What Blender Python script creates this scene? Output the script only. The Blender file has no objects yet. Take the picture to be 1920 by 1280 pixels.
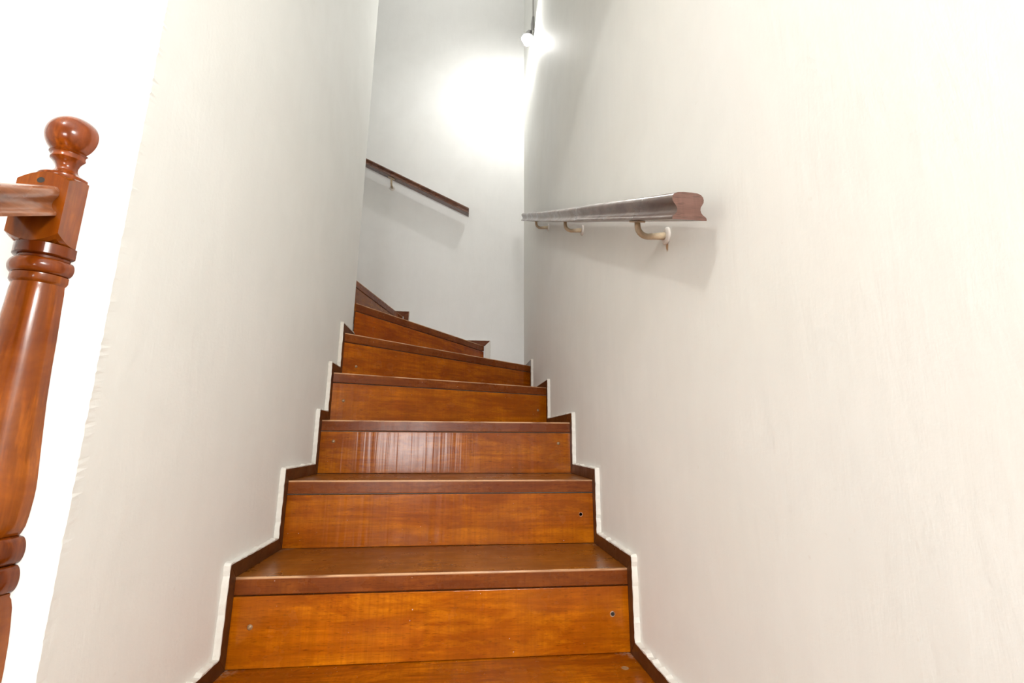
import bpy, bmesh, math, random
from mathutils import Vector, Matrix, noise
random.seed(4)
D = bpy.data
C = bpy.context.scene.collection
SC = bpy.context.scene

# ------------------------------------------------------------------ camera, world, lights, exposure
E = 1.45                                     # eye height above the lower floor; all z below are relative to the eye
cam = D.objects.new('camera', D.cameras.new('camera')); C.objects.link(cam)
cam.data.sensor_width = 36; cam.data.lens = 871.25 * 36 / 1920; cam.data.clip_start = .02
p_, y_, r_ = .2099, .1131, .0060
F_ = Vector((math.sin(y_)*math.cos(p_), math.cos(y_)*math.cos(p_), math.sin(p_)))
R_ = Vector((math.cos(y_), -math.sin(y_), 0)); U_ = R_.cross(F_)
R2 = R_*math.cos(r_) + U_*math.sin(r_); U2 = -R_*math.sin(r_) + U_*math.cos(r_)
cam.matrix_world = Matrix(((R2.x, U2.x, -F_.x, 0), (R2.y, U2.y, -F_.y, 0), (R2.z, U2.z, -F_.z, E), (0, 0, 0, 1)))
SC.camera = cam
SC.view_settings.view_transform = 'Standard'; SC.view_settings.look = 'None'
SC.view_settings.gamma = 1; SC.view_settings.use_curve_mapping = False
SC.view_settings.exposure = 0.07
w = D.worlds.new('world'); SC.world = w; w.use_nodes = True
w.node_tree.nodes['Background'].inputs[0].default_value = (1, .98, .95, 1)
w.node_tree.nodes['Background'].inputs[1].default_value = .55

def light(name, kind, loc, energy, color, size=.1, size_y=None, target=None):
    l = D.lights.new(name, kind); l.energy = energy; l.color = color
    if kind == 'AREA':
        l.shape = 'RECTANGLE' if size_y else 'DISK'; l.size = size
        if size_y: l.size_y = size_y
    else: l.shadow_soft_size = size
    o = D.objects.new(name, l); C.objects.link(o); o.location = (loc[0], loc[1], loc[2]+E)
    if target:
        d = Vector(target) - Vector(loc); o.rotation_euler = d.to_track_quat('-Z', 'Y').to_euler()
    return o
light('room_ceiling_light', 'POINT', (-1.05, -.55, 1.70), 36, (1, .98, .95), .07)
light('window_daylight', 'AREA', (-.60, -2.5, -.04), 40, (1, .99, .97), .70, .5, (-.60, 0, -.04))
light('room_fill_light', 'AREA', (-.35, -.9, 1.9), 6, (1, 1, .975), 1.4, 1.6, (-.45, -.9, 0))
light('stairwell_fill_light', 'AREA', (-.2, 2.4, 4.3), 9, (1, .99, .97), 1.0, .8, (-.2, 2.4, 0))  # unseen fill added overhead to brighten the upper stairwell
light('side_fill_light', 'POINT', (.25, -.80, .75), 66, (1, .99, .97), .15)  # point fill added near the right wall to lift the left wall

# ------------------------------------------------------------------ helpers
MW = {}
def put(o, parent, mw):
    MW[o.name] = mw
    if parent is not None:
        o.parent = parent; o.matrix_local = MW[parent.name].inverted() @ mw
    else: o.matrix_local = mw
def T(x, y, z): return Matrix.Translation((x, y, z))
I4 = Matrix.Identity(4)
def obj(name, verts, faces, mat, parent=None, mw=None, smooth=False, bevel=0, label=None, segs=2):
    me = D.meshes.new(name); me.from_pydata([tuple(v) for v in verts], [], faces)
    bm = bmesh.new(); bm.from_mesh(me)
    bmesh.ops.remove_doubles(bm, verts=bm.verts, dist=1e-6)
    bmesh.ops.recalc_face_normals(bm, faces=bm.faces); bm.to_mesh(me); bm.free()
    me.materials.append(mat)
    if smooth:
        for p in me.polygons: p.use_smooth = True
    o = D.objects.new(name, me); C.objects.link(o)
    put(o, parent, mw if mw is not None else (T(0, 0, E)))
    if bevel:
        b = o.modifiers.new('bevel', 'BEVEL'); b.width = bevel; b.segments = segs; b.limit_method = 'ANGLE'; b.angle_limit = .6
        b.harden_normals = False
    if label: o['label'] = label
    return o
def thing(name, label, cat, loc, group=None):
    o = D.objects.new(name, None); C.objects.link(o); o.empty_display_size = .1
    o['label'] = label; o['category'] = cat
    if group: o['group'] = group
    put(o, None, T(loc[0], loc[1], loc[2]+E)); return o
def prism(poly, z0, z1):
    n = len(poly)
    v = [(x, y, z0) for x, y in poly] + [(x, y, z1) for x, y in poly]
    f = [tuple(range(n))[::-1], tuple(range(n, 2*n))] + [(i, (i+1) % n, n+(i+1) % n, n+i) for i in range(n)]
    return v, f
def box(x0, x1, y0, y1, z0, z1): return prism([(x0, y0), (x1, y0), (x1, y1), (x0, y1)], z0, z1)
def tube(path, r, n=12, flat=1.0, cap=True):
    path = [Vector(p) for p in path]; v = []; f = []
    for i, p in enumerate(path):
        d = (path[min(i+1, len(path)-1)] - path[max(i-1, 0)]).normalized()
        a = d.cross(Vector((0, 1, .01)));  a = a if a.length > 1e-3 else d.cross(Vector((1, 0, 0))); a.normalize()
        b = d.cross(a).normalized(); rr = r[i] if isinstance(r, (list, tuple)) else r
        for k in range(n):
            t = 2*math.pi*k/n; v.append(p + a*math.cos(t)*rr*flat + b*math.sin(t)*rr)
    for i in range(len(path)-1):
        for k in range(n): f.append((i*n+k, i*n+(k+1) % n, (i+1)*n+(k+1) % n, (i+1)*n+k))
    if cap: f.append(tuple(range(n))); f.append(tuple(range((len(path)-1)*n, len(path)*n)))
    return v, f
def sweep(prof, frames):
    """prof: closed (u,v) outline; frames: (origin, u_axis, v_axis)"""
    n = len(prof); v = []; f = []
    for o, a, b in frames:
        for (p, q) in prof: v.append(Vector(o) + Vector(a)*p + Vector(b)*q)
    for i in range(len(frames)-1):
        for k in range(n): f.append((i*n+k, i*n+(k+1) % n, (i+1)*n+(k+1) % n, (i+1)*n+k))
    f.append(tuple(range(n))); f.append(tuple(range((len(frames)-1)*n, len(frames)*n)))
    return v, f

# ------------------------------------------------------------------ materials
class N:
    def __init__(s, name):
        s.m = D.materials.new(name); s.m.use_nodes = True; s.t = s.m.node_tree
        s.b = s.t.nodes['Principled BSDF']
    def n(s, kind, **kw):
        x = s.t.nodes.new(kind)
        for k, v in kw.items():
            if k.startswith('i_'):
                key = k[2:]; x.inputs[int(key) if key.isdigit() else key.replace('_', ' ')].default_value = v
            else: setattr(x, k, v)
        return x
    def l(s, a, b): s.t.links.new(a, b)
    def noise(s, vec, scale, detail=4, rough=.55, dist=0):
        x = s.n('ShaderNodeTexNoise'); x.inputs['Scale'].default_value = scale; x.inputs['Detail'].default_value = detail
        x.inputs['Roughness'].default_value = rough; x.inputs['Distortion'].default_value = dist; s.l(vec, x.inputs['Vector']); return x.outputs[0]
    def ramp(s, fac, stops):
        x = s.n('ShaderNodeValToRGB'); e = x.color_ramp.elements
        while len(e) < len(stops): e.new(.5)
        for i, (p, c) in enumerate(stops): e[i].position = p; e[i].color = (c if len(c) == 4 else (*c, 1)) if isinstance(c, tuple) else (c, c, c, 1)
        s.l(fac, x.inputs[0]); return x.outputs[0]
    def map(s, vec, scale, loc=(0, 0, 0)):
        x = s.n('ShaderNodeMapping'); x.inputs['Scale'].default_value = scale; x.inputs['Location'].default_value = loc
        s.l(vec, x.inputs['Vector']); return x.outputs[0]
    def mix(s, fac, a, b, mode='MIX'):
        x = s.n('ShaderNodeMix', data_type='RGBA', blend_type=mode)
        for sock, v in ((x.inputs[0], fac), (x.inputs[6], a), (x.inputs[7], b)):
            if hasattr(v, 'links'): s.l(v, sock)
            else: sock.default_value = v if not isinstance(v, tuple) or len(v) == 4 else (*v, 1)
        return x.outputs[2]
    def math(s, op, a, b=0.0, clamp=False):
        x = s.n('ShaderNodeMath', operation=op, use_clamp=clamp)
        for sock, v in ((x.inputs[0], a), (x.inputs[1], b)):
            if hasattr(v, 'links'): s.l(v, sock)
            else: sock.default_value = v
        return x.outputs[0]
    def bump(s, h, strength, dist, prev=None):
        x = s.n('ShaderNodeBump'); x.inputs['Strength'].default_value = strength; x.inputs['Distance'].default_value = dist
        s.l(h, x.inputs['Height'])
        if prev is not None: s.l(prev, x.inputs['Normal'])
        return x.outputs[0]
    def coords(s, rand=True):
        tc = s.n('ShaderNodeTexCoord'); v = tc.outputs['Object']
        if rand:
            oi = s.n('ShaderNodeObjectInfo'); m = s.n('ShaderNodeVectorMath', operation='SCALE'); s.l(v, m.inputs[0])
            a = s.n('ShaderNodeVectorMath', operation='ADD'); k = s.math('MULTIPLY', oi.outputs['Random'], 37.0)
            m.inputs['Scale'].default_value = 1; s.l(m.outputs[0], a.inputs[0]); s.l(k, a.inputs[1]); return v, a.outputs[0]
        return v, v

def plaster(name, col, warm, bump=.25, brush=(1, 1, .25), stain=None):
    k = N(name); v0, v = k.coords(False)
    big = k.noise(v, 1.3, 5, .6)
    c = k.mix(k.ramp(big, [(.35, 0.0), (.7, 1.0)]), col, warm)
    st = k.noise(k.map(v, brush), 14, 6, .65, .4)
    c = k.mix(k.ramp(st, [(.35, 0.14), (.62, 0.0)]), c, tuple(x*.86 for x in col))
    cl = k.noise(v, 4.5, 5, .62, .5)
    c = k.mix(k.ramp(cl, [(.36, 0.32), (.60, 0.0)]), c, tuple(x*y for x, y in zip(col, (.90, .895, .885))))
    sp = k.noise(v, 60, 3, .6)
    c = k.mix(k.ramp(sp, [(.70, 0.0), (.78, 0.12)]), c, (.55, .47, .38))
    if stain: c = stain(k, v0, c)
    k.l(c, k.b.inputs['Base Color']); k.b.inputs['Roughness'].default_value = .62
    k.b.inputs['Specular IOR Level'].default_value = .3
    h = k.noise(v, 95, 6, .62); h2 = k.noise(k.map(v, brush), 22, 5, .6, .3)
    n1 = k.bump(h2, bump, .006); n2 = k.bump(h, bump*.8, .0022, n1)
    k.l(n2, k.b.inputs['Normal']); return k.m
def rust(k, v, c):
    # rust run below the nearest handrail rosette
    sx = k.n('ShaderNodeSeparateXYZ'); k.l(v, sx.inputs[0])
    wob = k.math('MULTIPLY', k.math('SUBTRACT', k.noise(v, 90, 3), .5), .008)
    dy = k.math('ABSOLUTE', k.math('ADD', k.math('SUBTRACT', sx.outputs[1], .906), wob))
    dz = k.math('ABSOLUTE', k.math('SUBTRACT', sx.outputs[2], .420))
    a = k.math('SUBTRACT', 1, k.math('MULTIPLY', dy, 1/.006)); b = k.math('SUBTRACT', 1, k.math('MULTIPLY', dz, 1/.016))
    m = k.math('MULTIPLY', k.math('MAXIMUM', a, 0), k.math('MAXIMUM', b, 0)); m = k.math('MULTIPLY', m, 4.0, True)
    return k.mix(m, c, (.52, .33, .18))
WHITE, WARM = (.870, .878, .848), (.850, .850, .812)
M_wall = plaster('plaster_white', WHITE, WARM)
M_right = plaster('plaster_right', WHITE, (.845, .843, .790), .12, (1, 1.6, .30), rust)
M_far = plaster('plaster_far', (.87, .875, .86), (.85, .85, .825), .15)
M_bead = plaster('plaster_bead', (.77, .75, .70), (.62, .56, .47), .7)

def wood(name, dark, mid, light, rough=.22, ripple=0., streak=.5, coat=.6, knots=False, axis='x', dust=True, spec=.35, edge=False, smudge=.55):
    k = N(name); v0, v = k.coords(True)
    s1 = (1.2, 14, 14) if axis == 'x' else (14, 14, 1.2) if axis == 'z' else (14, 1.2, 14)
    s2 = (6, 130, 130) if axis == 'x' else (130, 130, 6) if axis == 'z' else (130, 6, 130)
    g1 = k.noise(k.map(v, s1), 1.6, 6, .6, 1.6)
    g2 = k.noise(k.map(v, s2), 1.0, 4, .6, .4)
    blot = k.noise(k.map(v, (3.2, 5, 5)), 1.5, 5, .6, .6)
    f = k.math('ADD', k.math('MULTIPLY', g1, .55), k.math('MULTIPLY', blot, .45))
    c = k.ramp(f, [(.33, dark), (.50, mid), (.68, light)])
    c = k.mix(k.ramp(g2, [(.40, streak), (.60, 0.0)]), c, tuple(x*.55 for x in mid))
    # patches where the varnish has reddened or browned
    hue = k.noise(k.map(v, (2.2, 4, 4)), 2.0, 5, .65, .8)
    c = k.mix(k.ramp(hue, [(.36, .75), (.52, 0.0)]), c, tuple(a*b for a, b in zip(mid, (.62, .50, .6))))
    fl = k.noise(k.map(v, (2, 9, 9)) if axis == 'x' else v, 2.6, 6, .68, .5)
    c = k.mix(k.ramp(fl, [(.50, 0.0), (.68, .55)]), c, tuple(a*b for a, b in zip(light, (1.12, 1.16, 1.1))))
    # fine saw marks across the grain and pores along it
    if axis == 'x':
        xh = k.noise(k.map(v, (150, 6, 6)), 1.0, 3, .6)
        c = k.mix(k.ramp(xh, [(.38, .30), (.56, 0.0)]), c, tuple(x*.6 for x in mid))
        po = k.noise(k.map(v, (60, 420, 420)), 1.0, 2, .5)
        c = k.mix(k.ramp(po, [(.30, .55), (.42, 0.0)]), c, tuple(x*.3 for x in mid))
    # worn dark smudges
    sm = k.noise(k.map(v, (1.6, 5, 5)), 4.5, 4, .7)
    c = k.mix(k.ramp(sm, [(.64, 0.0), (.80, smudge)]), c, tuple(x*.35 for x in mid))
    # cross bands of the planing
    bx = k.noise(k.map(v, (16, .8, .8) if axis == 'x' else (.8, .8, 16)), 1.0, 3, .6)
    c = k.mix(k.ramp(bx, [(.42, .28), (.58, 0.0)]), c, tuple(x*.62 for x in mid))
    if knots:
        vo = k.n('ShaderNodeTexVoronoi'); vo.inputs['Scale'].default_value = 5.5; k.l(k.map(v, (1, 1.6, 1)), vo.inputs['Vector'])
        c = k.mix(k.ramp(vo.outputs['Distance'], [(.05, .9), (.12, 0.0)]), c, (.05, .015, .004))
    if dust:
        ve = k.n('ShaderNodeTexVoronoi'); ve.inputs['Scale'].default_value = 48; ve.inputs['Randomness'].default_value = 1; k.l(v, ve.inputs['Vector'])
        gate = k.noise(v, 9, 2)
        sp = k.math('MULTIPLY', k.ramp(ve.outputs['Distance'], [(.045, 1.0), (.07, 0.0)]), k.ramp(gate, [(.55, 0.0), (.62, .7)]))
        c = k.mix(sp, c, (.65, .58, .48))
        # dust gathered in the inner corners: object properties w (length) and dp (depth of the inner edge)
        aw = k.n('ShaderNodeAttribute', attribute_type='OBJECT', attribute_name='w'); ad = k.n('ShaderNodeAttribute', attribute_type='OBJECT', attribute_name='dp')
        sx = k.n('ShaderNodeSeparateXYZ'); k.l(v0, sx.inputs[0])
        dx = k.math('MINIMUM', k.math('ABSOLUTE', sx.outputs[0]), k.math('ABSOLUTE', k.math('SUBTRACT', aw.outputs['Fac'], sx.outputs[0])))
        dy = k.math('ABSOLUTE', k.math('SUBTRACT', ad.outputs['Fac'], sx.outputs[1]))
        dd = k.math('ADD', dx, dy)
        mk = k.math('SUBTRACT', 1.0, k.math('MULTIPLY', dd, 1/.06), True)
        mk = k.math('MULTIPLY', mk, k.ramp(k.noise(v, 70, 4, .7), [(.42, 0.0), (.62, 1.0)]))
        c = k.mix(k.math('MULTIPLY', mk, .9), c, (.42, .34, .26))
    if edge:   # worn front arris of the tread, with its bright glint painted into the colour
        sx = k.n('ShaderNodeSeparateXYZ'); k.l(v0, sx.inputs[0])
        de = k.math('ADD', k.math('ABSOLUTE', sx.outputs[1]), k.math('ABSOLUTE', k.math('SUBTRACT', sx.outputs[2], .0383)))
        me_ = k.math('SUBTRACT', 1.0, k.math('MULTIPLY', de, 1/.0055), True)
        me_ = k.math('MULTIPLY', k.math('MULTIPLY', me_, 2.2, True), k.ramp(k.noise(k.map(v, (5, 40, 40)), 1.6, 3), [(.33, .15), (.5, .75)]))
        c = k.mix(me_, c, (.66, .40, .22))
    oi = k.n('ShaderNodeObjectInfo'); c = k.mix(1.0, c, oi.outputs['Color'], 'MULTIPLY')
    k.l(c, k.b.inputs['Base Color'])
    rr = k.ramp(k.noise(v, 11, 4, .6), [(.3, rough*.75), (.7, rough*1.5)]); k.l(rr, k.b.inputs['Roughness'])
    k.b.inputs['Coat Weight'].default_value = coat; k.b.inputs['Coat Roughness'].default_value = rough*.8
    k.b.inputs['Specular IOR Level'].default_value = spec
    nrm = k.bump(g2, .18, .0012)
    if ripple:
        r1 = k.noise(k.map(v, (42, .9, 1.6)), 1.0, 2, .5, .25); nrm = k.bump(r1, ripple, .0025, nrm)
        k.l(k.bump(r1, ripple, .0025), k.b.inputs['Coat Normal'])
    k.l(nrm, k.b.inputs['Normal']); return k.m
M_riser = wood('varnished_riser_wood', (.19, .036, .0006), (.37, .090, .001), (.56, .17, .002), .20, .45, coat=.26, spec=.10)
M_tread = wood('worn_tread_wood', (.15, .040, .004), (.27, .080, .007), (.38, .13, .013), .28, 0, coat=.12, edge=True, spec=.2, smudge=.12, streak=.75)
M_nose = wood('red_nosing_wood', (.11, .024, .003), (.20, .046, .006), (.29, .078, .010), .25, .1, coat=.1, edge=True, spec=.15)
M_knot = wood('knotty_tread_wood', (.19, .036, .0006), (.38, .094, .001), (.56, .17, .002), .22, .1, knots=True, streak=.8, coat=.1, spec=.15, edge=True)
M_skirt = wood('dark_skirting_wood', (.055, .018, .006), (.10, .034, .010), (.16, .055, .016), .35, 0, dust=False, coat=.15, spec=.2)
M_skirt2 = wood('back_skirting_wood', (.12, .035, .012), (.20, .065, .025), (.28, .10, .045), .45, 0, dust=False, coat=0, spec=.15)
M_newel = wood('newel_wood', (.085, .014, .001), (.21, .044, .002), (.38, .10, .005), .16, 0, axis='z', dust=False, coat=.35, streak=.7, spec=.2)
M_rail0 = wood('banister_rail_wood', (.13, .040, .014), (.22, .072, .026), (.34, .125, .05), .26, 0, axis='y', dust=False, coat=.6)
M_rail = wood('dull_dark_rail_wood', (.085, .045, .030), (.13, .075, .052), (.20, .125, .095), .30, 0, axis='y', dust=False, coat=.5)
M_end = wood('sawn_rail_end', (.11, .055, .040), (.15, .075, .055), (.19, .10, .075), .6, 0, dust=False, coat=0)
M_rail2 = wood('brown_rail_wood', (.07, .020, .007), (.13, .040, .014), (.22, .075, .028), .26, 0, dust=False)
def plain(name, col, rough=.5, metal=0, bump=0, var=.12, emit=None):
    k = N(name); v0, v = k.coords(True)
    c = k.mix(k.ramp(k.noise(v, 40, 4, .6), [(.35, 0.0), (.7, 1.0)]), col, tuple(x*(1-var) for x in col))
    k.l(c, k.b.inputs['Base Color']); k.b.inputs['Roughness'].default_value = rough; k.b.inputs['Metallic'].default_value = metal
    if bump: k.l(k.bump(k.noise(v, 160, 4), bump, .002), k.b.inputs['Normal'])
    if emit: k.b.inputs['Emission Color'].default_value = (*emit[0], 1); k.b.inputs['Emission Strength'].default_value = emit[1]
    return k.m
M_cream = plain('cream_bracket_paint', (.66, .53, .36), .4, 0, .3, .35)
M_ros = plain('rosette_paint', (.78, .74, .68), .5, 0, .3)
M_hole = plain('screw_hole_black', (.02, .014, .01), .8)
M_plug = plain('brass_screw_plug', (.30, .18, .09), .3, .1)
M_grey = plain('lamp_holder_grey', (.34, .33, .32), .5)
M_cable = plain('cable_cover_white', (.62, .61, .58), .5)
M_bulb = plain('lit_bulb_glass', (1, 1, 1), .3, emit=((1, .99, .96), 680))
M_ceil = plain('ceiling_paint', (.82, .81, .79), .8, 0, .2, .04)
M_floor = wood('floor_wood', (.16, .05, .012), (.26, .085, .02), (.36, .13, .03), .25, 0)

# ------------------------------------------------------------------ the shell
XL, XR = -.5065, .443          # wall planes of the flight
SL, SR = -.4936, .430          # faces of the skirting
YC, YB, YF = .707, 2.214, 3.160
def struct(o, kind='structure'): o['kind'] = kind; return o
FLOOR = -E; CEIL = 1.95; TOP = 4.4
# spine wall: a solid block between the flight and the room behind, its front arris slightly ragged
def ragged_box():
    n = 1100; v = []; f = []
    for i in range(n+1):
        z = FLOOR + (TOP-FLOOR)*i/n
        j = lambda s: noise.noise((s*7.3, z*45, 1.7))*.0010 + noise.noise((s*3.1, z*190, 4.2))*.0016
        v += [(-3.2, YC, z), (XL-.0015+j(3)*.6, YC, z), (XL+j(1)*.8, YC+.0015+j(2)*.6, z), (XL, YC+.02, z), (XL, YB-.012, z), (XL-.004+.5*j(5), YB, z), (-2.0, YB, z), (-3.2, YB, z)]
    m = 8
    for i in range(n):
        for k in range(m): f.append((i*m+k, i*m+(k+1) % m, (i+1)*m+(k+1) % m, (i+1)*m+k))
    f.append(tuple(range(m))); f.append(tuple(range(n*m, n*m+m))); return v, f
v, f = ragged_box(); struct(obj('wall_left', v, f, M_wall))
struct(obj('wall_right', *box(XR, XR+.12, -3.2, YF+.12, FLOOR-.05, TOP), M_right))
struct(obj('wall_back', *box(-2.12, XR, YF, YF+.12, FLOOR-.05, TOP), M_far))
struct(obj('wall_upper_end', *box(-2.12, -2.0, YB, YF, FLOOR, TOP), M_wall))
struct(obj('wall_lintel', *box(XL+.002, XR, YC-.2, YC-.002, 1.50, TOP), M_wall))
struct(obj('wall_room_side', *box(-3.32, -3.2, -3.2, YB, FLOOR-.05, TOP), M_wall))
struct(obj('ceiling', *box(-3.2, XR, -3.2, YC-.2, CEIL, CEIL+.1), M_ceil))
struct(obj('ceiling_stairwell', *box(-2.12, XR+.12, YC-.2, YF+.12, TOP, TOP+.1), M_ceil))
struct(obj('floor', *box(-3.2, XR, -3.2, YC, FLOOR-.05, FLOOR), M_floor, mw=T(0, 0, E)))

# ------------------------------------------------------------------ staircase
H = .18992; TH = .0383
def Z(k): return -.3100 + k*H
nose = {-5: ((XL, -.224), (XR, -.224)), -4: ((XL, .064), (XR, .064)), -3: ((XL, .352), (XR, .352)), -2: ((XL, .640), (XR, .640)),
        -1: ((SL, .927), (SR, .927)), 0: ((SL, 1.2163), (SR, 1.2135)), 1: ((SL, 1.5019), (SR, 1.5019)), 2: ((SL, 1.7912), (SR, 1.7912)),
        3: ((SL, 1.8939), (SR, 2.2737)), 4: ((SL, 2.0198), (SR, 2.7944)), 5: ((SL-.006, 2.2105), (.164, YF-.001)), 6: ((-.606, YB+.001), (-.398, YF-.001)), 7: ((-.90, YB+.001), (-.90, YF-.001))}
stair = thing('staircase', 'varnished golden-brown wooden staircase climbing between white walls and turning left', 'staircase', (0, .64, -.69))
def ext(k, xl=XL+.001, xr=XR-.001):
    """nose line k lengthened to the wall planes"""
    a, b = map(Vector, nose[k]); d = b-a
    if k <= 4: return a + d*((xl-a.x)/d.x), a + d*((xr-a.x)/d.x)
    return a, b
def board(name, k, pts, z0, z1, mat, bevel, label=None, extra=None):
    """a board in the local frame of nose line k (x along the nose)"""
    a, b = ext(k); d = (b-a).normalized(); ang = math.atan2(d.y, d.x)
    if k in (6, 7): pass
    mw = T(a.x, a.y, E+z0) @ Matrix.Rotation(ang, 4, 'Z'); inv = (T(a.x, a.y, 0) @ Matrix.Rotation(ang, 4, 'Z')).inverted()
    loc = [(inv @ Vector((p[0], p[1], 0))).to_2d() for p in pts]
    v, f = prism([(p.x, p.y) for p in loc], 0, z1-z0)
    o = obj(name, v, f, mat, stair, mw, bevel=bevel, label=label)
    o['w'] = float((b-a).length); o['dp'] = float(max(p.y for p in loc)-.022) if name == 'tread' else 9.0
    return o
WL = -.66
for k in range(-5, 7):
    z = Z(k); a, b = ext(k) if k > -2 else (Vector((WL, nose[k][0][1])), Vector((XR-.001, nose[k][0][1])))
    if k <= -2: nose[k] = ((WL, nose[k][0][1]), (XR-.001, nose[k][0][1]))
    if k < -2:
        y1 = nose[k+1][0][1]; pts = [a, b, (XR-.001, y1+.022), (WL, y1+.022)]
    elif k == -2:
        pts = [a, b, (XR-.001, .927+.022), (XL+.001, .927+.022), (XL+.001, YC-.001), (WL, YC-.001)]
    elif k < 4:
        c, d_ = ext(k+1); dr = (d_-c).normalized(); nn = Vector((-dr.y, dr.x))*.022
        pts = [a, b, d_+nn, c+nn] if k < 3 else [a, b, (XR-.001, d_.y+.024), (XL+.001, c.y+.022)]
    elif k == 4: pts = [a, b, (XR-.001, YF-.001), (.135, YF-.001), (SL-.02+.03, 2.25), (XL+.001, YB-.002)]
    elif k == 5: pts = [a, b, (-.420, YF-.001), (-.628, YB+.001), (XL-.001, YB+.001)]
    elif k == 6: pts = [a, b, (-.92, YF-.001), (-.92, YB+.001)]
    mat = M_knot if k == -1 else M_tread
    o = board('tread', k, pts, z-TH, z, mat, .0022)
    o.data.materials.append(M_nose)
    # front edge strip is redder: give the nose face its own slot
    me = o.data
    for p in me.polygons:
        if p.normal.y < -.9 and abs(p.center.y) < .004: p.material_index = 1
board('tread', 7, [(-.90, YB+.001), (-.90, YF-.001), (-1.999, YF-.001), (-1.999, YB+.001)], Z(7)-TH, Z(7), M_tread, .002)
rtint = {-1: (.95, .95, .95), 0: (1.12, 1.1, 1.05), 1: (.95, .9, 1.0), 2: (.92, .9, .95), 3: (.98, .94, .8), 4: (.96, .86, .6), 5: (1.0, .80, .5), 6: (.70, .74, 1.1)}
risers = {}
for k in range(-5, 8):
    a, b = ext(k); 
    if k <= -2: a, b = Vector((WL, nose[k][0][1])), Vector((XR-.001, nose[k][0][1]))
    d = (b-a).normalized(); nn = Vector((-d.y, d.x))
    if k == 7: nn = Vector((-1, 0))
    if k == 6: nn = Vector((-d.y, d.x))
    q = .0012
    zb = Z(k-1) if k > -5 else FLOOR
    pts = [a+nn*q, b+nn*q, b+nn*.020, a+nn*.020]
    if k == 4: pts = [a+nn*q, b+nn*q, b+nn*.020, a+nn*.020]
    if k == 5:
        ym = YF-.001; dx = d*(ym-(b+nn*.02).y)/d.y
        pts = [a+nn*q, (b+nn*q) - d*(.0012), b+nn*.020-d*(.0125), Vector((XL+.001, YB+.0015))]
    if k == 6: pts = [a+nn*q+d*.002, b+nn*q-d*.001, b+nn*.02-d*.006, a+nn*.02+d*.006]
    o = board('riser', k, pts, zb+.0011, Z(k)-TH-.0032, M_riser, .0012)
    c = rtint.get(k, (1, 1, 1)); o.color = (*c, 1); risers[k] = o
# dark shadow gap strip is real: riser stops 2 mm short of the tread
def disc(r, n=16, h=0.0):
    v = [(r*math.cos(2*math.pi*i/n), 0, r*math.sin(2*math.pi*i/n)) for i in range(n)]; return v
def screw(k, t, z, kind):
    """t along the nose (x in world), on riser k at height z; 'plug' or 'hole'"""
    a, b = ext(k); d = (b-a).normalized(); nn = Vector((-d.y, d.x)); ang = math.atan2(d.y, d.x)
    s = (t-a.x)/d.x; p = a+d*s+nn*.0012
    mw = T(p.x, p.y, E+z) @ Matrix.Rotation(ang, 4, 'Z')
    n = 16; rings = [(.0068, -.0001), (.0062, -.0007), (.0050, -.0007), (.0046, .0000)] if kind == 'hole' else [(.0062, 0), (.0058, -.0010), (.0040, -.0026), (.0015, -.0034)]
    v = []; f = []
    for r, y in rings: v += [(r*math.cos(2*math.pi*i/n), y, r*math.sin(2*math.pi*i/n)) for i in range(n)]
    for j in range(len(rings)-1):
        for i in range(n): f.append((j*n+i, j*n+(i+1) % n, (j+1)*n+(i+1) % n, (j+1)*n+i))
    f.append(tuple(range((len(rings)-1)*n, len(rings)*n)))
    o = obj('screw_hole' if kind == 'hole' else 'screw_plug', v, f, M_riser if kind == 'hole' else M_plug, risers[k], mw, smooth=(kind == 'plug'))
    if kind == 'hole':
        o.data.materials.append(M_hole); o.data.polygons[len(o.data.polygons)-1].material_index = 1
        big = max(o.data.polygons, key=lambda p: len(p.vertices)); big.material_index = 1
screw(0, -0.4522, -0.4147, 'plug')
screw(0, 0.3900, -0.4136, 'hole')
screw(1, 0.3908, -0.2249, 'hole')
screw(2, -0.4482, -0.0065, 'plug')
screw(2, 0.3849, -0.0098, 'plug')
screw(3, -0.4525, 0.1500, 'plug')
screw(3, 0.3865, 0.1447, 'plug')
screw(4, -0.4457, 0.3099, 'plug')
# countersunk screw in the lowest visible tread
n_ = 18; v = []; f = []
for r, z in ((.0085, .0002), (.0078, .0007), (.0062, .0006), (.0052, .0003)): v += [(r*math.cos(2*math.pi*i/n_), r*math.sin(2*math.pi*i/n_), z) for i in range(n_)]
for j in range(3):
    for i in range(n_): f.append((j*n_+i, j*n_+(i+1) % n_, (j+1)*n_+(i+1) % n_, (j+1)*n_+i))
f.append(tuple(range(3*n_, 4*n_)))
tz = [o for o in D.objects if o.name.startswith('tread') and abs(MW[o.name].translation.z-(E+Z(-1)-TH)) < 1e-4][0]
obj('countersunk_screw', v, f, M_plug, tz, T(.3906, 1.1407, Z(-1)+E))
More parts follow.
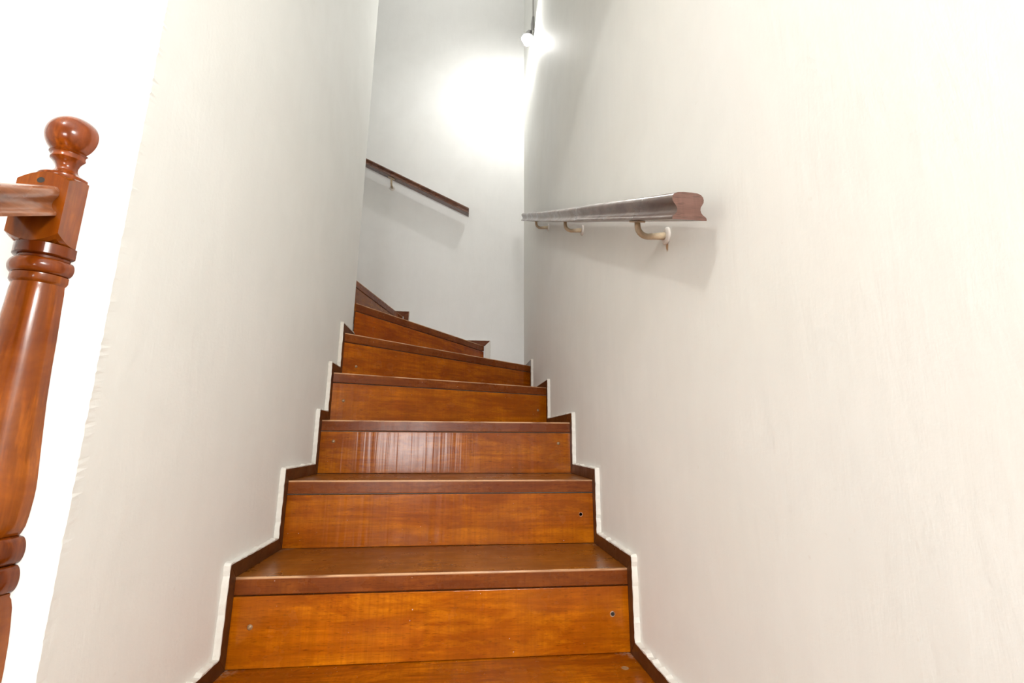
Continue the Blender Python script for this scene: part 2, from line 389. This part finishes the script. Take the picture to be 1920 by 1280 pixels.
# ------------------------------------------------------------------ skirting boards (baseboards), mitred step by step, with a ragged plaster edge
S = .0345
def strip(name_map, steps, u0, u1, label_name, white=(), M_skirt=M_skirt):
    """steps: (nose position u, tread height z) rising; name_map maps (u, out, z) to the world"""
    base = D.objects.new(label_name, None); C.objects.link(base); base['kind'] = 'structure'
    put(base, None, T(*[c for c in name_map(u0, 0, steps[0][1])[:2]], steps[0][1]+E))
    T_ = .0129
    path = []
    def piece(q, mat=M_skirt):
        v = [name_map(u, o_, z) for o_ in (.0002, T_) for (u, z) in q]
        f = [(0, 1, 2, 3), (7, 6, 5, 4)] + [(i, (i+1) % 4, 4+(i+1) % 4, 4+i) for i in range(4)]
        o = obj('skirting_board', v, f, mat, base, T(0, 0, E), bevel=.0012)
    for i, (n, z) in enumerate(steps):
        zp = steps[i-1][1] if i else z-H
        un = steps[i+1][0] if i+1 < len(steps) else None
        if n > u0+.001:
            piece([(n-S, zp+S), (n-.0003, zp+.0003), (n-.0003, z), (n-S, z+S)], M_bead if i in white else M_skirt)
            path += [(n-S, zp+S), (n-S, z+S)]
        else: path += [(u0, z+S)]
        ua = n if n > u0+.001 else u0; ub = un if un else u1; ut = (un-S) if un else u1; us = n-S if n > u0+.001 else u0
        piece([(ua, z+.0003), (ub-.0003, z+.0003), (ut, z+S), (us, z+S)])
    path.append((u1, steps[-1][1]+S))
    # plaster bead following the outer line
    pts = []
    for (a, b) in zip(path[:-1], path[1:]):
        L = math.hypot(b[0]-a[0], b[1]-a[1])
        if L < 1e-5: continue
        m = max(1, int(L/.011)); d = ((b[0]-a[0])/L, (b[1]-a[1])/L)
        for j in range(m+1): pts.append((a[0]+d[0]*L*j/m, a[1]+d[1]*L*j/m, d, j in (0, m)))
    v = []; f = []
    for i, (u, z, d, corner) in enumerate(pts):
        nx, nz = -d[1], d[0]
        w_ = 0.0034 + .0034*noise.noise((u*55, z*55, 3.1)) + .0026*noise.noise((u*170, z*170, 9.1))
        o_ = T_ + .0004 + .0012*noise.noise((u*80, z*80, 7.7)); inn = -.0004 + .0010*noise.noise((u*120, z*120, 5.5))
        e = (d[0]*w_, d[1]*w_)
        for (s_, t_) in ((inn, o_), (w_*.75, o_), (w_, o_*.8), (w_*1.25, -.0005), (inn, -.0005)):
            v.append(name_map(u+nx*s_, t_, z+nz*s_))
    for i in range(len(pts)-1):
        for k in range(5): f.append((i*5+k, i*5+(k+1) % 5, i*5+5+(k+1) % 5, i*5+5+k))
    obj('plaster_edge', v, f, M_bead, base, T(0, 0, E), label='ragged white plaster edge along the skirting')
strip(lambda u, o, z: (XL+o, u, z), [(YC+.004, Z(-2)), (.927, Z(-1)), (1.2163, Z(0)), (1.5019, Z(1)), (1.7912, Z(2)), (1.8939, Z(3)), (2.0198, Z(4))], YC+.004, YB-.022, 'baseboard_left')
strip(lambda u, o, z: (XR-o, u, z), [(.352, Z(-3)), (.640, Z(-2)), (.927, Z(-1)), (1.2135, Z(0)), (1.5019, Z(1)), (1.7912, Z(2)), (2.2737, Z(3)), (2.7944, Z(4))], .352, YF-.001, 'baseboard_right')
strip(lambda u, o, z: (-u, YF-o, z), [(-XR+.014, Z(4)), (-.170, Z(5)), (.392, Z(6)), (.892, Z(7))], -XR+.014, 1.99, 'baseboard_back', white=(1,), M_skirt=M_skirt2)

# ------------------------------------------------------------------ handrails on the walls
PROF = [(-.0300, 0), (-.0302, .0035), (-.0285, .0065), (-.0245, .0095), (-.0215, .0140), (-.0205, .0190), (-.0215, .0240), (-.0245, .0285), (-.0272, .0330),
        (-.0280, .0380), (-.0270, .0430), (-.0235, .0475), (-.0170, .0500), (-.008, .0508)]
PROF = PROF + [(-a, b) for a, b in PROF[::-1]]
def rail(parent, p0, p1, wob, side, mat, n=40, sc=(1, 1), sag=0, endmat=None, vertical_end=True):
    p0 = Vector(p0); p1 = Vector(p1); d = (p1-p0).normalized(); a = d.cross(Vector((0, 0, 1))).normalized()
    b = Vector((0, 0, 1)) if vertical_end else a.cross(d)
    fr = []
    for i in range(n+1):
        t = i/n; o = p0+(p1-p0)*t
        o = o + Vector((0, 0, -sag*math.sin(math.pi*t))) + Vector((0, 0, wob*noise.noise((t*6, side, 0)))) + a*wob*1.2*noise.noise((t*5, side, 5))
        s = 1
        fr.append((o, a*sc[0], b*sc[1]*s))
    v, f = sweep(PROF, fr)
    o = obj('rail', v, f, mat, parent, T(0, 0, E), smooth=True)
    m = o.modifiers.new('edge', 'EDGE_SPLIT'); m.split_angle = .9
    if endmat:
        o.data.materials.append(endmat)
        for p in o.data.polygons:
            if len(p.vertices) > 6: p.material_index = 1
    return o
def bracket(parent, P, out, up, rail_dir, label=None):
    """rosette at P on a wall; out = unit vector off the wall; up = (outward reach, rise) to the rail's underside"""
    P = Vector(P); out = Vector(out); side = out.cross(Vector((0, 0, 1)))
    br = obj('bracket', *tube_arm(P, out, up), M_cream, parent, T(0, 0, E), smooth=True)
    br['label'] = 'cream painted metal handrail bracket'
    n = 24; rings = [(.0195, .0002), (.0195, .0025), (.017, .0050), (.012, .0062), (.006, .0065)]; v = []; f = []
    for r, o_ in rings: v += [P + out*o_ + (side*math.cos(2*math.pi*i/n) + Vector((0, 0, 1))*math.sin(2*math.pi*i/n))*r for i in range(n)]
    for j in range(len(rings)-1):
        for i in range(n): f.append((j*n+i, j*n+(i+1) % n, (j+1)*n+(i+1) % n, (j+1)*n+i))
    f.append(tuple(range(n))); f.append(tuple(range(4*n, 5*n)))
    obj('rosette', v, f, M_ros, br, T(0, 0, E), smooth=True)
    tip = P+out*up[0]+Vector((0, 0, up[1])); rd = Vector(rail_dir).normalized()
    q = [(-.026, -.009), (.026, -.009), (.026, .009), (-.026, .009)]; nz = rd.cross(out).normalized(); nz = nz if nz.z > 0 else -nz
    v = [tip+rd*a+out*b-nz*h for h in (.0005, .004) for a, b in q]
    f = [(0, 1, 2, 3), (7, 6, 5, 4)] + [(i, (i+1) % 4, 4+(i+1) % 4, 4+i) for i in range(4)]
    obj('top_plate', v, f, M_cream, br, T(0, 0, E), bevel=.001)
def tube_arm(P, out, up):
    pts = []; R = .022
    for t in (0, .5, 1): pts.append(P+out*(.004+(up[0]-R-.004)*t) + Vector((0, 0, -.004*t)))
    for i in range(1, 8):
        a = math.pi/2*i/7; pts.append(P+out*(up[0]-R+R*math.sin(a)) + Vector((0, 0, -.004+R*(1-math.cos(a)))))
    pts.append(P+out*up[0]+Vector((0, 0, up[1]-.003)))
    rs = [.0085, .0075, .0066] + [.0066]*7 + [.0062]
    return tube(pts, rs, 12)
SL1 = .495
rr = thing('handrail', 'short dark dull-brown handrail with a sawn end on the right wall', 'handrail', (.443, .68, .36))
rail(rr, (.375, .680, .3630), (.375, 2.585, .3630+SL1*1.905), .0035, 2.3, M_rail, sag=.005, endmat=M_end)
for y, z in ((.903, .440), (1.577, .772), (2.227, 1.095)):
    top = .3630+SL1*(y-.68); bracket(rr, (XR, y, z), (-1, 0, 0), (.066, top-z-.001), (0, 1, SL1))
fr_ = thing('handrail', 'slim reddish-brown handrail sloping up to the left across the far wall', 'handrail', (.03, YF, 1.58))
s2 = (1.913-1.582)/(.034+.692)
rail(fr_, (.033, 3.100, 1.585), (-1.60, 3.100, 1.585+s2*1.633), .0, 7.1, M_rail2, sc=(.95, .95))
for x in (-.525, -1.3):
    top = 1.585+s2*(.033-x); bracket(fr_, (x, YF, top-.048), (0, -1, 0), (.060, .047), (-1, 0, s2))

# ------------------------------------------------------------------ half newel and banister rail on the front face of the spine wall
XN = -.5977
bn = thing('banister', 'turned half newel post with ball top and moulded handrail, against the left wall end', 'banister', (XN, YC, Z(-2)))
def lathe(name, prof, parent, mat, n=40, wall=YC-.0004):
    """half lathe standing against the wall; prof (r, z) top to bottom"""
    v = []; f = []; m = n+1
    for r, z in prof:
        for i in range(m):
            t = math.pi*i/n; v.append((XN-r*math.cos(t), wall-r*math.sin(t), z))
    for j in range(len(prof)-1):
        for i in range(n): f.append((j*m+i, j*m+i+1, (j+1)*m+i+1, (j+1)*m+i))
        f.append((j*m, (j+1)*m, (j+1)*m+m-1, j*m+m-1))
    if prof[0][0] > 1e-5: f.append(tuple(range(m)))
    if prof[-1][0] > 1e-5: f.append(tuple(range((len(prof)-1)*m, len(prof)*m)))
    o = obj(name, v, f, mat, parent, T(0, 0, E), smooth=True); e = o.modifiers.new('edge', 'EDGE_SPLIT'); e.split_angle = .75
    return o
# block: square prism whose top and bottom are rounded off by turning
def half_block(name, hw, z0, z1, cut, parent):
    dirs = []
    for i in range(0, 49):
        t = math.pi*i/48; c, s = -math.cos(t), math.sin(t); R = hw/max(abs(c), abs(s)); dirs.append((c, s, R))
    rad = [0, .6, .85, .94, 1.0]; v = []; f = []
    def cutz(r): return cut*max(0, (r-hw*.92)/(hw*.49))**1.15
    n = 49
    for sgn, zz in ((-1, z1), (1, z0)):
        for q in rad:
            for c, s, R in dirs: r = R*q; v.append((XN+c*r, YC-.0004-s*r, zz+sgn*cutz(r)))
    L = len(rad)
    for h in range(2):
        o_ = h*L*n
        for j in range(L-1):
            for i in range(n-1): f.append((o_+j*n+i, o_+j*n+i+1, o_+(j+1)*n+i+1, o_+(j+1)*n+i))
    a = (L-1)*n; b = L*n+(L-1)*n
    for i in range(n-1): f.append((a+i, a+i+1, b+i+1, b+i))
    # closed back against the wall
    t = [j*n for j in range(L)]; t2 = [j*n+n-1 for j in range(L)]; u = [L*n+j*n for j in range(L)]; u2 = [L*n+j*n+n-1 for j in range(L)]
    f.append(tuple(t[::-1]+t2[1:]+u2[::-1]+u[1:]))
    return obj(name, v, f, M_newel, parent, T(0, 0, E))
blk = half_block('newel_block', .0338, .2665, .3742, .0135, bn)
# small peg hole in the block
pk = [(.0052*math.cos(2*math.pi*i/14), 0, .0044*math.sin(2*math.pi*i/14)) for i in range(14)]
obj('peg_hole', pk, [tuple(range(14))], M_hole, blk, T(-.6008, YC-.0344, .3592+E), label='dark peg hole')
fin = [(.0001, .4815)]
RB, ZB = .0338, .4475
for i in range(1, 30):
    a = math.radians(4+i*4.75)
    fin.append((RB*math.sin(a), ZB+RB*math.cos(a)))
fin = [p for p in fin if p[1] > .4185]
fin += [(.0245, .4185), (.0215, .4165), (.0212, .4130), (.0222, .4110), (.0222, .4090), (.0190, .4065), (.0160, .4030), (.0140, .3975), (.0140, .3935), (.0155, .3895), (.0190, .3855), (.0240, .3820), (.0290, .3795), (.0312, .3775), (.0312, .3740), (.0300, .3720)]
# flange sits just under the ball
lathe('finial', fin, bn, M_newel).color = (.92, .8, .9, 1)
cap = [(.0300, .2675), (.0366, .2672), (.0367, .2525), (.0350, .2508), (.0315, .2500), (.0312, .2465)]
lathe('collar', cap, bn, M_newel).color = (.8, .72, .8, 1)
ring = [(.0312, .2466)] + [(.0315+.0070*math.cos(a), .2355+.0112*math.sin(a)) for a in [math.radians(x) for x in range(85, -91, -12)]] + [(.0312, .2240)]
lathe('bead', ring, bn, M_newel).color = (.9, .8, .85, 1)
sh = [(.0312, .2241), (.0338, .2235), (.0340, .2150), (.0325, .2125), (.0306, .2105), (.0309, .2060), (.0316, .2010), (.0324, .1800), (.0348, .1337), (.0362, .0929), (.0386, .0473), (.0425, .0), (.0450, -.0277), (.0472, -.052), (.0480, -.066),
      (.0478, -.0800), (.0464, -.1000), (.0448, -.1120), (.0418, -.1195), (.0400, -.1225)]
lathe('shaft', sh, bn, M_newel)
for zc, hh in ((-.1405, .0165), (-.1745, .0165)):
    pr = [(.0400, zc+hh+.001)] + [(.0430+.0074*math.cos(a), zc+hh*math.sin(a)) for a in [math.radians(x) for x in range(88, -91, -11)]] + [(.0400, zc-hh)]
    lathe('bead', pr, bn, M_newel).color = (.62, .52, .6, 1)
low = [(.0400, -.1905), (.0438, -.1920), (.0438, -.1960), (.0462, -.1990), (.0490, -.2088), (.0516, -.2300), (.0532, -.2486), (.0545, -.2800), (.0545, -.3100), (.0520, -.3500), (.0470, -.3900), (.0400, -.4200), (.0385, -.4350), (.0480, -.4400), (.0480, -.4600), (.0400, -.4650), (.0400, -.4702)]
lathe('lower_shaft', low, bn, M_newel)
obj('newel_base', *box(XN-.042, XN+.042, YC-.044, YC-.0004, Z(-2)+.0002, -.4700), M_newel, bn, T(0, 0, E), bevel=.002)
rs = .525
o = rail(bn, (XN, YC-.0345, .3058), (XN, -.32, .3058-rs*(YC-.0345+.32)), 0, 1, M_rail0, n=12, sc=(-.90, .90)); o.name = 'handrail_section'
o.name = 'banister_rail'

# ------------------------------------------------------------------ lamp and cable on the right wall above the turn
lp = thing('wall_lamp', 'bare glowing bulb in a small grey holder high on the right wall', 'lamp', (XR, 2.72, 2.78))
obj('backplate', *box(XR-.014, XR-.0004, 2.650, 2.715, 2.765, 2.880), M_grey, lp, T(0, 0, E), bevel=.003)
v, f = tube([(XR-.012, 2.70, 2.80), (XR-.030, 2.695, 2.795), (XR-.040, 2.69, 2.775), (XR-.042, 2.685, 2.745)], [.010, .010, .014, .015], 14)
obj('bulb_holder', v, f, M_grey, lp, T(0, 0, E), smooth=True)
v, f = tube([(XR-.044, 2.683, 2.762), (XR-.044, 2.683, 2.748), (XR-.044, 2.683, 2.722)], [.016, .024, .041], 20)
obj('bulb_shade', v, f, M_grey, lp, T(0, 0, E), smooth=False)
bp = [(0.0001, -.030), (.010, -.028), (.020, -.020), (.026, -.006), (.027, .004), (.022, .018), (.014, .032), (.012, .045)]
n = 20; v = []; f = []
for r, z in bp: v += [(r*math.cos(2*math.pi*i/n), r*math.sin(2*math.pi*i/n), z) for i in range(n)]
for j in range(len(bp)-1):
    for i in range(n): f.append((j*n+i, j*n+(i+1) % n, (j+1)*n+(i+1) % n, (j+1)*n+i))
o = obj('bulb', v, f, M_bulb, lp, T(XR-.044, 2.683, 2.700+E), smooth=True)
o['label'] = 'glowing white bulb'
o.visible_shadow = True
cb = obj('electric_cable', *box(XR-.009, XR-.0004, 2.672, 2.686, 2.8802, TOP-.001), M_cable, None, T(0, 0, E), bevel=.003)
cb['label'] = 'thin surface-mounted cable cover running up the right wall above the lamp'; cb['category'] = 'cable'
